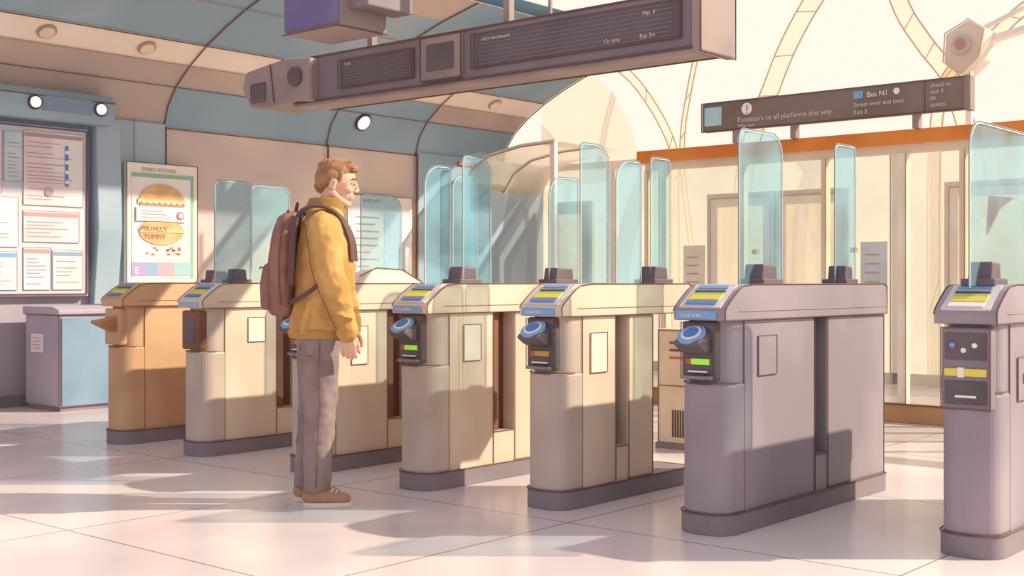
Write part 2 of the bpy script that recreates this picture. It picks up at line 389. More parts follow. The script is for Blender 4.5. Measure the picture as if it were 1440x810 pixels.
# ------------------------------------------------------------ wayfinding sign
ws = root('wayfinding_sign', (-5.83, 9.42, 2.42))
W = 2.33; H = .25
box('panel', 0, W, -.04, .04, 0, H, SIGN, ws, .012)
line('panel_edge', [(0, -.045, 0), (W, -.045, 0), (W, -.045, H), (0, -.045, H)], .006, LINE, ws, closed=True)
box('end_cap', W-.02, W+.03, -.05, .05, -.01, H+.01, BOARDE, ws, .008)
box('pictogram', .03, .2, -.046, -.04, .05, .21, mat('pict', '#9fced9', '#c7dfe0'), ws)
FAINT = mat('print_faint', '#d8cdc2')
disc('info_dot', (.45, -.046, .17), .05, .01, WHITE, ws, (math.pi/2, 0, 0)); text('info_i', '!', (.44, -.053, .13), .1, SIGN, ws)
text('text_a', 'Escalators to all platforms this way', (.36, -.046, .06), .062, FAINT, ws); text('text_b', 'Way out', (.36, -.046, .015), .045, FAINT, ws)
box('mini_map', 1.42, 1.5, -.046, -.04, .16, .22, BLUEL, ws); text('text_c', 'Bus N1', (1.53, -.046, .165), .06, WHITE, ws)
disc('small_dot', (1.78, -.046, .19), .025, .01, WHITE, ws, (math.pi/2, 0, 0))
text('text_d', 'Street level and taxis', (1.42, -.046, .095), .05, FAINT, ws); text('text_e', 'Exit 2', (1.42, -.046, .035), .05, FAINT, ws)
box('divider', 2.0, 2.006, -.047, -.04, 0, H, LINE, ws)
for k in range(4): text('col_%d' % k, ['ahead on', 'exit 3', 'lift', 'tickets'][k], (2.05, -.046, .19-.05*k), .045, FAINT, ws)
for k, x in enumerate((.3, .85, 1.9)): box('bracket_%d' % k, x, x+.05, -.03, .04, -.112, .005, BOARDE, ws)

# ------------------------------------------------------------ overhead display beam
db = root('departure_display_board', (0, 6.0, 0))
u0, u1 = -7.25, -3.78
box('housing', u0, u1, 0, .34, 2.43, 2.77, BOARD, db, .02)
box('housing_end_cap', u1-.01, u1+.05, -.02, .36, 2.41, 2.8, BOARDE, db, .015)
box('under_lip', u0, u1, -.015, .2, 2.405, 2.435, BOARDE, db, .008)
line('edge_low', [(u0, -.02, 2.435), (u1, -.02, 2.435)], .006, LINE, db); line('edge_top', [(u0, -.005, 2.765), (u1, -.005, 2.765)], .006, LINE, db)
line('edge_back', [(u0, .34, 2.43), (u1, .34, 2.43)], .006, LINE, db); line('edge_end', [(u1+.055, -.02, 2.41), (u1+.055, .36, 2.41), (u1+.055, .36, 2.8), (u1+.055, -.02, 2.8)], .006, LINE, db, closed=True)
box('screen_long', -5.46, -3.86, -.012, .01, 2.5, 2.72, SCREEN, db, .005)
box('screen_short', -6.75, -6.0, -.012, .01, 2.5, 2.70, SCREEN, db, .005)
box('speaker_block', -5.92, -5.55, -.03, .02, 2.46, 2.75, BOARDE, db, .01); box('speaker_grille', -5.86, -5.61, -.04, .0, 2.52, 2.70, SCREEN, db, .01)
for i, (a, c, z0, z1) in enumerate(((-5.46, -3.86, 2.5, 2.72), (-6.75, -6.0, 2.5, 2.70), (-5.92, -5.55, 2.46, 2.75))):
    line('frame_line_%d' % i, [(a, -.03, z0), (c, -.03, z0), (c, -.03, z1), (a, -.03, z1)], .005, LINE, db, closed=True)
sl = mat('screen_line', '#8e8080')
for k in range(8):
    box('scan_a_%d' % k, -5.4, -3.92, -.015, -.01, 2.52+.026*k, 2.524+.026*k, sl, db)
    box('scan_b_%d' % k, -6.7, -6.05, -.015, -.01, 2.52+.022*k, 2.524+.022*k, sl, db)
text('txt1', '10:24 Northbound', (-5.38, -.018, 2.67), .032, FAINT, db); text('txt2', 'Plat. 4', (-4.12, -.018, 2.66), .036, FAINT, db)
text('txt3', 'On time', (-4.4, -.018, 2.53), .036, FAINT, db); text('txt4', 'Exp 3m', (-4.14, -.018, 2.53), .036, FAINT, db); text('txt5', 'Trains', (-6.7, -.018, 2.66), .03, FAINT, db)
extr('pod', [(-7.75, 2.72), (-7.8, 2.6), (-7.7, 2.44), (-7.55, 2.42), (-7.2, 2.45), (-7.0, 2.43), (-7.0, 2.75), (-7.3, 2.77)], 'y', -.08, .3, BOARDE, db, .02)
box('pod_grille', -7.68, -7.5, -.1, -.06, 2.47, 2.62, SCREEN, db, .02); disc('pod_lens', (-7.15, -.09, 2.62), .07, .04, SCREEN, db, (math.pi/2, 0, 0))
line('pod_line', [(-7.4, -.085, 2.45), (-7.45, -.085, 2.75)], .005, LINE, db)
for k, u in enumerate((-6.6, -5.3, -4.3)): box('hanger_%d' % k, u-.025, u+.025, .14, .19, 2.76, 4.2, BOARDE, db)
gb = root('roof_girder', (0, 6.1, 4.18))
box('web', -9.2, -2.6, 0, .12, 0, .3, METALT, gb); box('flange', -9.2, -2.6, -.08, .2, -.02, .02, METALT, gb); box('flange_top', -9.2, -2.6, -.08, .2, .3, .34, METALT, gb)
box('cross_arm', -6.35, -6.2, -.65, 0, 0, .15, METALT, gb)

hm = root('hanging_monitor', (-6.54, 5.3, 2.75))
box('case', 0, .55, .02, .43, 0, .62, BOARDE, hm, .015); box('screen', .01, .54, 0, .03, .02, .6, PURP, hm, .01)
line('edge', [(0, -.005, 0), (.55, -.005, 0), (.55, .43, 0)], .005, LINE, hm); box('yoke', .24, .29, .2, .25, .6, 1.45, BOARDE, hm)
box('box_low', .54, .72, .1, .5, .12, .5, BOARD, hm, .01)

rl = root('roof_light', (-8.9, 9.6, 3.45))
for k, (a, c, d, e) in enumerate(((0, 1.1, 0, .06), (0, 1.1, .44, .5), (0, .06, .06, .44), (1.04, 1.1, .06, .44))): box('frame_%d' % k, a, c, d, e, 0, .05, BOARDE, rl, .005)
sheet('lens', [(.06, .06, .02), (1.04, .06, .02), (1.04, .44, .02), (.06, .44, .02)], GLASS, rl)
for k, x in enumerate((.1, 1.0)): box('rod_%d' % k, x, x+.03, .2, .23, .03, .6, BOARDE, rl)

ct = root('security_camera', (-4.9, 13.2, 3.45))
extr('body', [(-.2, .3), (.05, .42), (.22, .3), (.16, .02), (-.04, -.16), (-.22, .0)], 'y', -.15, .25, mat('cam_cream', '#eadbc6', '#dccbb6'), ct, .03)
line('body_line', [(-.2, -.16, .3), (.05, -.16, .42), (.22, -.16, .3), (.16, -.16, .02), (-.04, -.16, -.16), (-.22, -.16, 0)], .008, RIBL, ct, closed=True)
disc('lens', (-.02, -.17, .16), .10, .05, mat('cam_lens', '#cdbfae'), ct, (math.pi/2, 0, 0)); disc('lens_in', (-.02, -.19, .16), .055, .05, INK2, ct, (math.pi/2, 0, 0))
line('arm', [(.1, .1, .2), (.6, .3, .35), (1.3, .8, .75)], .05, FRAMEC, ct); line('arm_b', [(.1, .1, .35), (.5, .4, .6), (.9, .8, .95)], .03, FRAMEC, ct)
box('mast', -.04, .02, .0, .06, -3.45, -.05, FRAMEC, ct)

# ------------------------------------------------------------ ticket gates
def plan(w, L, ry, n=2.4, off=0, back=True):
    pts = []
    N = 20
    for i in range(N+1):
        t = math.pi*i/N
        cxx = -math.cos(t); sy = math.sin(t)
        x = w/2+(w/2+off)*math.copysign(abs(cxx)**(2/n), cxx); y = ry-(ry+off)*abs(sy)**(2/n)
        pts.append((x, y))
    if back:
        r = .03
        pts += [(w+off, L+off-r), (w+off-r, L+off), (-off+r, L+off), (-off, L+off-r)]
    else:
        pts += [(w+off, L), (-off, L)]
    return pts

def gate(u, v, body=None, frontm=None, L=1.66, Lb=None, Ls=None, slot=(.6, .78), slotm=None, reader='pad', plate=(.3, .43, .62, .85), boxes=(), panes=(), skirt=SKIRT, w=.25):
    g = root('ticket_gate', (u, v, 0))
    Lb = Lb or L; Ls = Ls or L
    extr('skirt', plan(w, Ls, .11, off=.012), 'z', 0, .09, skirt, g, .004)
    ln = [(p[0], p[1], .093) for p in plan(w, Ls, .11, off=.014)]
    line('skirt_line', ln, .003, LINE, g, closed=True)
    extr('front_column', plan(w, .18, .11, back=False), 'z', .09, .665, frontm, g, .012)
    s0, s1 = slot
    box('cabinet_fore', .006, w-.006, .165, s0, .09, .945, body, g, .004)
    box('cabinet_aft', .006, w-.006, s1, Lb, .09, .945, body, g, .01)
    box('cabinet_under_slot', .006, w-.006, s0, s1, .09, .27, body, g)
    box('slot_core', .09, w-.09, s0-.01, s1+.01, .25, .945, slotm, g)
    box('slot_back', w-.11, w-.04, s0, s0+(s1-s0)*.45, .27, .945, slotm, g)
    up = [(p[0]*.93+.009, p[1]+.035) for p in plan(w, .15, .085, back=False)]
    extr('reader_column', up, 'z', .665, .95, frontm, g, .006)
    hp = [(-.005, .945), (-.008, .985), (.005, 1.005), (.05, 1.04), (.11, 1.08), (.15, 1.098), (.24, 1.105), (L-.03, 1.105), (L, 1.09), (L, .945)]
    extr('hood', hp, 'x', -.008, w+.008, body, g, .005)
    line('hood_outline', [(w+.010, a, b_) for a, b_ in hp], .003, LINE, g, closed=True)
    line('hood_outline_far', [(-.008, a, b_) for a, b_ in hp[1:7]], .003, LINE, g)
    line('hood_band', [(w+.010, .12, .985), (w+.010, L, .985)], .002, INK2, g)
    def slopebox(nm, x0, x1, t0, t1, m, th=.012):
        a = Vector((0, .002, 1.004)); c = Vector((0, .15, 1.100)); d = (c-a); n = Vector((0, -d.z, d.y)).normalized()*th
        p0 = a+d*t0; p1 = a+d*t1
        bm = bmesh.new(); vv = []
        for x in (x0, x1):
            for p in (p0, p1):
                for q in (-n*.5, n): vv.append(bm.verts.new(Vector((x, 0, 0))+p+q))
        bmesh.ops.convex_hull(bm, input=vv); me = bpy.data.meshes.new(nm); bm.to_mesh(me); bm.free(); mk(nm, me, g, m)
    slopebox('label_plate', .02, w-.02, -.02, 1.0, mat('label_base', '#d9d2d0') if frontm is not TAN else TAN, .006)
    slopebox('label_blue', .045, w-.05, .06, .2, BLUE if reader != 'flat' else WHITE)
    slopebox('label_yellow', .045, w-.05, .26, .46, YEL); slopebox('label_green', .045, w-.05, .46, .56, GRN)
    slopebox('label_dark', .045, w-.05, .62, .68, DARK); slopebox('label_blue_b', .045, w-.05, .78, .9, BLUEL)
    for k, y in enumerate((.175, s0-.003, s1+.003)):
        line('seam_%d' % k, [(w-.003, y, .095), (w-.003, y, .94)], .0026, LINE, g)
    line('seam_end', [(w-.006, Lb-.004, .09), (w-.006, Lb-.004, .94)], .003, LINE, g)
    line('seam_slot_base', [(w-.003, s0, .27), (w-.003, s1, .27)], .003, LINE, g)
    line('column_top_line', [(p[0], p[1], .668) for p in plan(w, .18, .11, back=False, off=.001)][:21], .003, LINE, g)
    if plate:
        a, c, z0, z1 = plate
        box('service_plate', w-.007, w-.001, a, c, z0, z1, mat('plate_cream', '#e6dacb') if body is CREAM_SUN else STEEL_SHADE, g)
        line('service_plate_line', [(w, a, z0), (w, c, z0), (w, c, z1), (w, a, z1)], .0024, LINE, g, closed=True)
        if reader == 'flat': text('plate_text', '10', (w+.001, a+.05, (z0+z1)/2-.02), .06, DARK, g, (math.pi/2, 0, math.pi/2))
    if reader == 'pad':
        box('reader_bezel', .025, .2, .008, .06, .68, .94, DARK, g, .012)
        line('bezel_line', [(.025, .004, .685), (.2, .004, .685), (.2, .004, .935), (.025, .004, .935)], .003, LINE, g, closed=True)
        box('blue_strip', .012, .215, -.018, .02, .95, .988, BLUEL, g, .004); text('strip_text', 'TOUCH IN', (.035, -.020, .96), .022, WHITE, g)
        extr('pad_wedge', [(.02, .79), (.02, .9), (-.03, .885), (-.09, .855), (-.095, .84), (-.045, .81)], 'x', .045, .175, DARK, g, .01)
        R = (math.radians(33), 0, 0)
        disc('pad_disc', (.11, -.043, .883), .066, .012, BLUEL, g, R); disc('pad_ring', (.11, -.046, .889), .047, .01, WHITE, g, R); disc('pad_core', (.11, -.048, .893), .036, .01, BLUE, g, R)
        box('led_screen', .055, .17, .0, .02, .75, .775, LEDG if (round(u*10) % 2) else mat('led_amber', '#c9a04a'), g); box('led_red', .055, .08, -.002, .02, .75, .775, RED, g)
        box('ticket_slot', .065, .16, -.002, .02, .715, .722, WHITE, g); box('slot_dark', .075, .15, -.002, .02, .70, .708, DARKER, g)
        box('wedge_tray', .04, .19, -.02, .03, .685, .70, STEELD, g, .004)
    elif reader == 'box':
        box('reader_bezel', .025, .215, .0, .07, .68, .93, BROWNSLOT, g, .012); box('reader_inner', .05, .17, -.006, .02, .72, .88, DARK, g, .01)
        box('blue_strip', .015, .215, -.018, .02, .955, .985, mat('lb2', '#9fb6c8'), g, .004)
    elif reader == 'arm':
        box('reader_bezel', .025, .215, .0, .07, .68, .93, TAN, g, .012)
        extr('arm_wedge', [(.02, .76), (.02, .88), (-.05, .86), (-.13, .85), (-.13, .83)], 'x', .06, .18, mat('armt', '#b98a60', '#a8764e'), g, .008)
    else:
        box('reader_bezel', .025, .225, -.008, .06, .60, .93, STEELD, g, .008)
        line('bezel_line', [(.025, -.012, .60), (.225, -.012, .60), (.225, -.012, .93), (.025, -.012, .93)], .003, LINE, g, closed=True)
        box('recess', .04, .21, -.014, .0, .80, .91, DARK, g, .004)
        for k in range(3): disc('button_%d' % k, (.075+.045*k, -.018, .86-.02*(k % 2)), .01, .01, WHITE if k else BLUEL, g, (math.pi/2, 0, 0))
        box('yellow_slot', .04, .21, -.016, .0, .735, .765, YEL, g); box('yellow_arrow', .095, .12, -.018, .0, .73, .77, WHITE, g)
        box('lower_recess', .04, .21, -.014, .0, .62, .715, DARK, g, .004); box('lower_slot', .085, .17, -.018, .0, .648, .657, WHITE, g)
    for k, (yv, lx) in enumerate(boxes):
        yy = yv-v
        bx = root('hinge_%d' % k); bx.parent = g
        box('hinge_base', .055, .195, yy-lx/2-.02, yy+lx/2+.02, 1.10, 1.13, BLACKB, bx, .005)
        extr('hinge_block', [(yy-lx/2, 1.12), (yy+lx/2, 1.12), (yy+lx/2-.01, 1.195), (yy-lx/2+.015, 1.2)], 'x', .075, .175, BLACKB, bx, .008)
    for k, (v0, v1, z1, rf, rr, x) in enumerate(panes):
        y0, y1 = v0-v, v1-v
        P = [(y0, 1.1)]
        for i in range(7):
            t = math.pi/2*i/6; P.append((y0+rf-rf*math.cos(t), z1-rf+rf*math.sin(t)))
        for i in range(7):
            t = math.pi/2*i/6; P.append((y1-rr+rr*math.sin(t), z1-rr+rr*math.cos(t)))
        P.append((y1, 1.1))
        sheet('glass_paddle_%d' % k, [(x, a, c) for a, c in P], GLASS, g)
        line('paddle_edge_%d' % k, [(x+.003, a, c) for a, c in P], .0025, mat('pane_edge', '#7d9ca4'), g)
        line('paddle_highlight_%d' % k, [(x+.005, a+.006 if a < (y0+y1)/2 else a-.006, c-.008) for a, c in P], .002, WHITE, g)
    return g

gate(-7.78, 4.72, TAN, TAN, reader='arm', slotm=BROWNSLOT, plate=None, boxes=((5.58, .14),), panes=((5.89, 6.27, 1.85, .05, .06, .125),))
gate(-6.87, 4.72, CREAM_SUN, CREAMF_SUN, reader='box', slotm=BROWNSLOT, plate=(.36, .5, .72, .88), boxes=((5.08, .1),), panes=((4.9, 5.2, 1.78, .04, .05, .125),))
g3 = gate(-5.80, 4.72, CREAM_SUN, CREAMF_SUN, slotm=BROWNSLOT, boxes=((6.1, .14),), panes=((5.2, 5.55, 1.66, .04, .1, .125), (6.02, 6.27, 1.83, .1, .05, .125)))
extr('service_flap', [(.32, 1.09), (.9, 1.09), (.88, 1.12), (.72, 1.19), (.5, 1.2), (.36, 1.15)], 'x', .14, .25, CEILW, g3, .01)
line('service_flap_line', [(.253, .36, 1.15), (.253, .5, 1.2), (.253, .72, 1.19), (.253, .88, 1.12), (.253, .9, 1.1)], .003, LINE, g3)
gate(-4.88, 4.72, CREAM_SUN, CREAMF_SUN, slot=(.54, .72), slotm=BROWNSLOT, plate=(.29, .43, .68, .88), boxes=((5.13, .14), (6.0, .18)),
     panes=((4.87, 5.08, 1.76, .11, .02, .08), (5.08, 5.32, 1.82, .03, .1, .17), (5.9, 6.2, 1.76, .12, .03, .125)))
gate(-3.99, 4.74, CREAM_SUN, CREAMF_SUN, L=1.16, Lb=.80, slot=(.46, .57), slotm=DARKER, plate=(.24, .38, .66, .86), boxes=((5.72, .14),),
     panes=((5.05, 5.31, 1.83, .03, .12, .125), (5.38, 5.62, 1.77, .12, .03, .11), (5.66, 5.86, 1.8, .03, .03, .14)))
gate(-3.07, 4.72, STEEL_SHADE, STEEL_SHADE, slot=(.86, .99), slotm=DARK, plate=(.30, .47, .69, .87), boxes=((5.26, .15), (6.1, .1)),
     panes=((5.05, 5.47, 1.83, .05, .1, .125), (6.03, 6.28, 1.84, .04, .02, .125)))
gate(-2.00, 5.02, STEEL_SHADE, STEEL_SHADE, reader='flat', slot=(.95, 1.08), slotm=DARK, plate=(.27, .45, .62, .8), boxes=((5.22, .12),),
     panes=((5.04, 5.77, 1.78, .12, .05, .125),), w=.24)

eq = root('equipment_cabinet', (-4.70, 7.0, 0))
box('body', 0, .46, 0, .4, .03, .8, CREAM_SUN, eq, .01); box('plinth', -.01, .47, -.01, .41, 0, .04, SKIRT, eq)
line('front_line', [(.01, -.004, .04), (.45, -.004, .04), (.45, -.004, .79), (.01, -.004, .79)], .004, LINE, eq, closed=True)
for k in range(9): box('vent_%d' % k, .12+.02*k, .13+.02*k, -.006, .0, .08, .26, DARKER, eq)
for k in range(3): box('mark_%d' % k, .1, .2, -.006, .0, .6+.05*k, .615+.05*k, DARK if k else RED, eq)
line('mid_line', [(.01, -.004, .42), (.45, -.004, .42)], .003, LINE, eq)

# ------------------------------------------------------------ the man
JK = mat('jacket_mustard', '#d0a15e', '#bd8f50', rough=.9, scale=5)
JKD = mat('jacket_dark', '#b3874b', '#a67b43', rough=.9)
PT = mat('trousers_mauve', '#93807c', '#857270', rough=.9, scale=5)
SK = mat('skin', '#e6b89c', '#dfad92', rough=.6, scale=6)
HR = mat('hair_brown', '#a97d59', '#966c4a', rough=.8, scale=20)
SH = mat('shoe_tan', '#bb9174', '#ac8367', rough=.7); SO = mat('shoe_sole', '#e4d6c5')
BP = mat('backpack_brown', '#966c5f', '#886155', rough=.8, scale=6); ST = mat('strap_dark', '#5f4541')
MR = math.radians(46)
man = root('man', (-4.79, 4.13, 0), MR)

def ell(bm, c, r, rot=None):
    M = Matrix.Translation(c) @ ((rot.to_4x4() if rot else Matrix.Identity(4)) @ Matrix.Diagonal((*r, 1)))
    bmesh.ops.create_icosphere(bm, subdivisions=3, radius=1, matrix=M)
def chain(bm, pts, steps=7):
    for i in range(len(pts)-1):
        a, c = pts[i], pts[i+1]
        for k in range(steps+1):
            t = k/steps; p = [a[j]*(1-t)+c[j]*t for j in range(4)]
            M = Matrix.Translation(p[:3]) @ Matrix.Diagonal((p[3], p[3], p[3], 1)); bmesh.ops.create_icosphere(bm, subdivisions=2, radius=1, matrix=M)
def loft(bm, secs, N=28, cap=True):
    rings = []
    for z, x0, x1, cy, ry in secs:
        rings.append([bm.verts.new(((x0+x1)/2+(x1-x0)/2*math.cos(2*math.pi*i/N), cy+ry*math.copysign(abs(math.sin(2*math.pi*i/N))**.85, math.sin(2*math.pi*i/N)), z)) for i in range(N)])
    for a, c in zip(rings, rings[1:]):
        for i in range(N): bm.faces.new((a[i], a[(i+1) % N], c[(i+1) % N], c[i]))
    if cap: bm.faces.new(rings[0][::-1]); bm.faces.new(rings[-1])
def finish(name, bm, m, parent, vox=.008, sm=6, disp=0, dsc=.1):
    bmesh.ops.recalc_face_normals(bm, faces=bm.faces)
    me = bpy.data.meshes.new(name); bm.to_mesh(me); bm.free()
    o = mk(name, me, parent, m)
    r = o.modifiers.new('rm', 'REMESH'); r.mode = 'VOXEL'; r.voxel_size = vox; r.use_smooth_shade = True
    if sm: s = o.modifiers.new('sm', 'SMOOTH'); s.factor = .5; s.iterations = sm
    if disp:
        tx = bpy.data.textures.new(name+'_folds', 'CLOUDS'); tx.noise_scale = dsc
        d = o.modifiers.new('dp', 'DISPLACE'); d.texture = tx; d.strength = disp; d.mid_level = .5
    return o
bm = bmesh.new()
loft(bm, [(.075, -.085, .045, -.085, .064), (.3, -.085, .062, -.09, .072), (.5, -.085, .08, -.092, .08), (.52, -.085, .085, -.092, .08), (.7, -.11, .09, -.09, .09), (.84, -.125, .10, -.088, .088), (.88, -.115, .1, -.085, .08)])
loft(bm, [(.075, -.145, -.015, .085, .064), (.3, -.135, .01, .09, .072), (.5, -.12, .045, .092, .08), (.7, -.13, .075, .09, .09), (.84, -.125, .10, .088, .088), (.88, -.12, .1, .085, .08)])
loft(bm, [(.78, -.11, .09, 0, .1), (.84, -.128, .105, 0, .155), (.95, -.12, .1, 0, .14), (.98, -.1, .09, 0, .12)])
finish('trousers', bm, PT, man, .009, 4, .018, .07)
line('side_seam', [(.0, -.182, .82), (-.0, -.190, .7), (.0, -.182, .5), (-.012, -.170, .3), (-.02, -.157, .1)], .0022, LINE, man)
line('pocket_seam', [(-.09, -.165, .82), (-.10, -.168, .76), (-.03, -.19, .75)], .002, LINE, man)
for nm, ox, oy in (('right', 0, -.09), ('left', -.06, .09)):
    bm = bmesh.new()
    ell(bm, (ox-.04, oy, .055), (.052, .042, .045)); ell(bm, (ox+.02, oy, .05), (.07, .044, .04)); ell(bm, (ox+.09, oy, .042), (.062, .048, .032))
    chain(bm, [(ox-.025, oy, .1, .045), (ox+.0, oy, .07, .045)])
    finish('shoe_'+nm, bm, SH, man, .006, 4)
    sp = [(ox+.035+.122*math.cos(t), oy+.05*math.copysign(abs(math.sin(t))**.8, math.sin(t))) for t in [2*math.pi*i/28 for i in range(28)]]
    extr('sole_'+nm, sp, 'z', 0, .026, SO, man, .005)
    for k in range(3): line('lace_%s_%d' % (nm, k), [(ox+.03+.022*k, oy-.03, .083-.006*k), (ox+.04+.022*k, oy, .095-.006*k), (ox+.03+.022*k, oy+.03, .083-.006*k)], .003, WHITE, man)
bm = bmesh.new()
loft(bm, [(.855, -.160, .140, 0, .190), (.93, -.155, .148, 0, .195), (1.05, -.14, .165, 0, .2), (1.2, -.13, .168, 0, .205), (1.32, -.12, .155, 0, .205), (1.4, -.105, .13, 0, .19), (1.45, -.08, .11, 0, .14), (1.49, -.06, .1, 0, .09), (1.53, -.045, .1, 0, .07)])
RA = [(.01, -.165, 1.385, .080), (.03, -.205, 1.3, .082), (.05, -.232, 1.15, .075), (.095, -.225, 1.02, .068), (.13, -.205, .90, .056), (.138, -.2, .862, .05)]
LA = [(.01, .165, 1.385, .080), (.03, .205, 1.3, .082), (.05, .23, 1.15, .075), (.10, .225, 1.03, .066), (.14, .205, .91, .055), (.145, .2, .87, .05)]
chain(bm, RA); chain(bm, LA)
# cloth ridges at elbow and belly so that the jacket reads as folded cloth
for z, x, s_ in ((1.17, .05, .012), (1.10, .075, .014), (1.02, .10, .012), (.95, .12, .011)):
    chain(bm, [(x-.055, -.27, z+.02, s_), (x, -.292, z, s_), (x+.05, -.262, z-.015, s_*.7)], 8)
for a_, b_ in (((.12, -.12, 1.30), (.15, -.08, 1.10)), ((.10, -.15, .98), (.14, -.10, .90)), ((-.12, -.13, 1.0), (-.14, -.12, .88)), ((-.05, -.19, 1.02), (-.08, -.185, .88))):
    chain(bm, [(*a_, .016), (*b_, .020)], 10)
finish('jacket', bm, JK, man, .009, 3, .026, .08)
bm = bmesh.new(); loft(bm, [(.835, -.162, .144, 0, .190), (.878, -.172, .154, 0, .201)]); finish('jacket_hem', bm, JKD, man, .007, 1)
line('sleeve_seam', [(-.07, -.2, 1.42), (-.055, -.25, 1.3), (-.030, -.285, 1.15), (.03, -.275, 1.0), (.085, -.245, .88)], .0025, LINE, man, smooth=True)
bm = bmesh.new(); loft(bm, [(1.45, -.085, .112, 0, .098), (1.49, -.080, .118, 0, .088), (1.535, -.062, .118, 0, .078)]); finish('collar', bm, JKD, man, .007, 2)
def hand(name, wp, ysign):
    """relaxed hanging hand: palm faces the thigh, fingers side by side, curling inward"""
    bm = bmesh.new(); x, y, z = wp; s = -ysign
    chain(bm, [(x-.005, y, z+.05, .024), (x-.004, y, z, .022)], 5)
    L = (.058, .07, .076, .068); base = (-.032, -.011, .010, .030)
    for k in range(4):
        fx = x+base[k]
        chain(bm, [(x-.008+.006*k, y, z-.005, .015), (fx, y+s*.002, z-.062, .0125)], 8)
        l = L[k]; py, pz = y+s*.002, z-.066; ang = .25
        pts = [(fx, py, pz, .0102)]
        for q, (f, da) in enumerate(((.45, .25), (.3, .45), (.25, .4))):
            py += s*math.sin(ang)*l*f; pz -= math.cos(ang)*l*f; ang += da
            pts.append((fx+.003*(q+1), py, pz, .0096-.0009*q))
        chain(bm, pts, 6)
    chain(bm, [(x+.018, y+s*.004, z-.012, .015), (x+.042, y+s*.014, z-.042, .0115), (x+.050, y+s*.022, z-.068, .0102), (x+.048, y+s*.028, z-.088, .009)], 6)
    return finish(name, bm, SK, man, .003, 2)
hand('hand_right', (.138, -.198, .868), -1); hand('hand_left', (.146, .198, .872), 1)
hd = root('head_group', (.04, 0, 1.53)); hd.parent = man; hd.rotation_euler = (0, math.radians(11), 0)
HO = Vector((.04, 0, 1.53))
def hoff(o): o.parent = hd; o.location = o.location-HO; return o
bm = bmesh.new()
ell(bm, (.055, 0, 1.645), (.092, .073, .086)); ell(bm, (.098, 0, 1.625), (.055, .060, .065)); ell(bm, (.092, 0, 1.568), (.056, .050, .048))
ell(bm, (.130, 0, 1.524), (.020, .024, .018)); chain(bm, [(.045, .052, 1.565, .020), (.09, .040, 1.535, .018), (.125, .015, 1.522, .018)]); chain(bm, [(.045, -.052, 1.565, .020), (.09, -.040, 1.535, .018), (.125, -.015, 1.522, .018)])
ell(bm, (.140, 0, 1.650), (.016, .044, .011)); ell(bm, (.116, .036, 1.595), (.030, .022, .022)); ell(bm, (.116, -.036, 1.595), (.030, .022, .022))
ell(bm, (.135, 0, 1.565), (.020, .030, .030))
chain(bm, [(.148, 0, 1.642, .008), (.158, 0, 1.618, .0085), (.168, 0, 1.600, .0100)], 8); ell(bm, (.158, .011, 1.593), (.010, .008, .007)); ell(bm, (.158, -.011, 1.593), (.010, .008, .007))
ell(bm, (.151, 0, 1.568), (.010, .020, .005)); ell(bm, (.149, 0, 1.556), (.010, .017, .006))
chain(bm, [(.045, 0, 1.46, .054), (.042, 0, 1.51, .054), (.045, 0, 1.58, .055)])
for s in (-1, 1):
    ell(bm, (.046, s*.074, 1.607), (.018, .008, .030), Matrix.Rotation(.2, 3, 'Y')); ell(bm, (.052, s*.073, 1.585), (.010, .008, .012)); ell(bm, (.040, s*.080, 1.618), (.012, .006, .016))
hoff(finish('head', bm, SK, man, .0035, 2))
for s in (-1, 1):
    bm = bmesh.new(); ell(bm, (0, 0, 0), (.011, .012, .008)); me = bpy.data.meshes.new('eye'); bm.to_mesh(me); bm.free()
    o = mk('eye_%s' % ('l' if s > 0 else 'r'), me, man, WHITE, True); o.location = (.140, s*.033, 1.627); hoff(o)
    bm = bmesh.new(); ell(bm, (0, 0, 0), (.005, .006, .0065)); me = bpy.data.meshes.new('iris'); bm.to_mesh(me); bm.free()
    o = mk('iris_%s' % ('l' if s > 0 else 'r'), me, man, DARKER, True); o.location = (.148, s*.036, 1.626); hoff(o)
    hoff(line('brow_%d' % s, [(.156, s*.015, 1.652), (.150, s*.038, 1.657), (.132, s*.053, 1.650)], .0035, mat('brow', '#8a5c3e'), man, smooth=True))
    hoff(line('lid_%d' % s, [(.152, s*.022, 1.631), (.149, s*.038, 1.636), (.134, s*.049, 1.629)], .0022, LINE, man, smooth=True))
    hoff(line('ear_line_%d' % s, [(.035, s*.088, 1.622), (.046, s*.089, 1.634), (.054, s*.086, 1.620), (.048, s*.084, 1.598)], .0016, mat('ear_ink', '#b9755c'), man, smooth=True))
hoff(line('mouth', [(.143, -.024, 1.560), (.159, 0, 1.562), (.143, .024, 1.560)], .0020, mat('lip', '#b9685a'), man, smooth=True))
bm = bmesh.new()
ell(bm, (.042, 0, 1.680), (.094, .080, .058)); ell(bm, (.002, 0, 1.635), (.058, .073, .072)); ell(bm, (-.012, 0, 1.590), (.038, .052, .040))
ell(bm, (.108, 0, 1.702), (.045, .058, .026))
for s in (-1, 1): ell(bm, (.072, s*.069, 1.650), (.013, .010, .032)); ell(bm, (.028, s*.071, 1.648), (.040, .013, .030))
for i in range(90):
    a = random.uniform(0, 2*math.pi); e = random.uniform(.25, 1.45)
    d = Vector((math.cos(a)*math.cos(e), math.sin(a)*math.cos(e), math.sin(e)))
    p = Vector((.042, 0, 1.678))+Vector((d.x*.090, d.y*.077, d.z*.054)); q = p+Vector((.034, random.uniform(-.010, .010), random.uniform(-.004, .010)))
    if q.x < .155: chain(bm, [(*p, .009), (*q, .003)], 5)
hoff(finish('hair', bm, HR, man, .0035, 1))

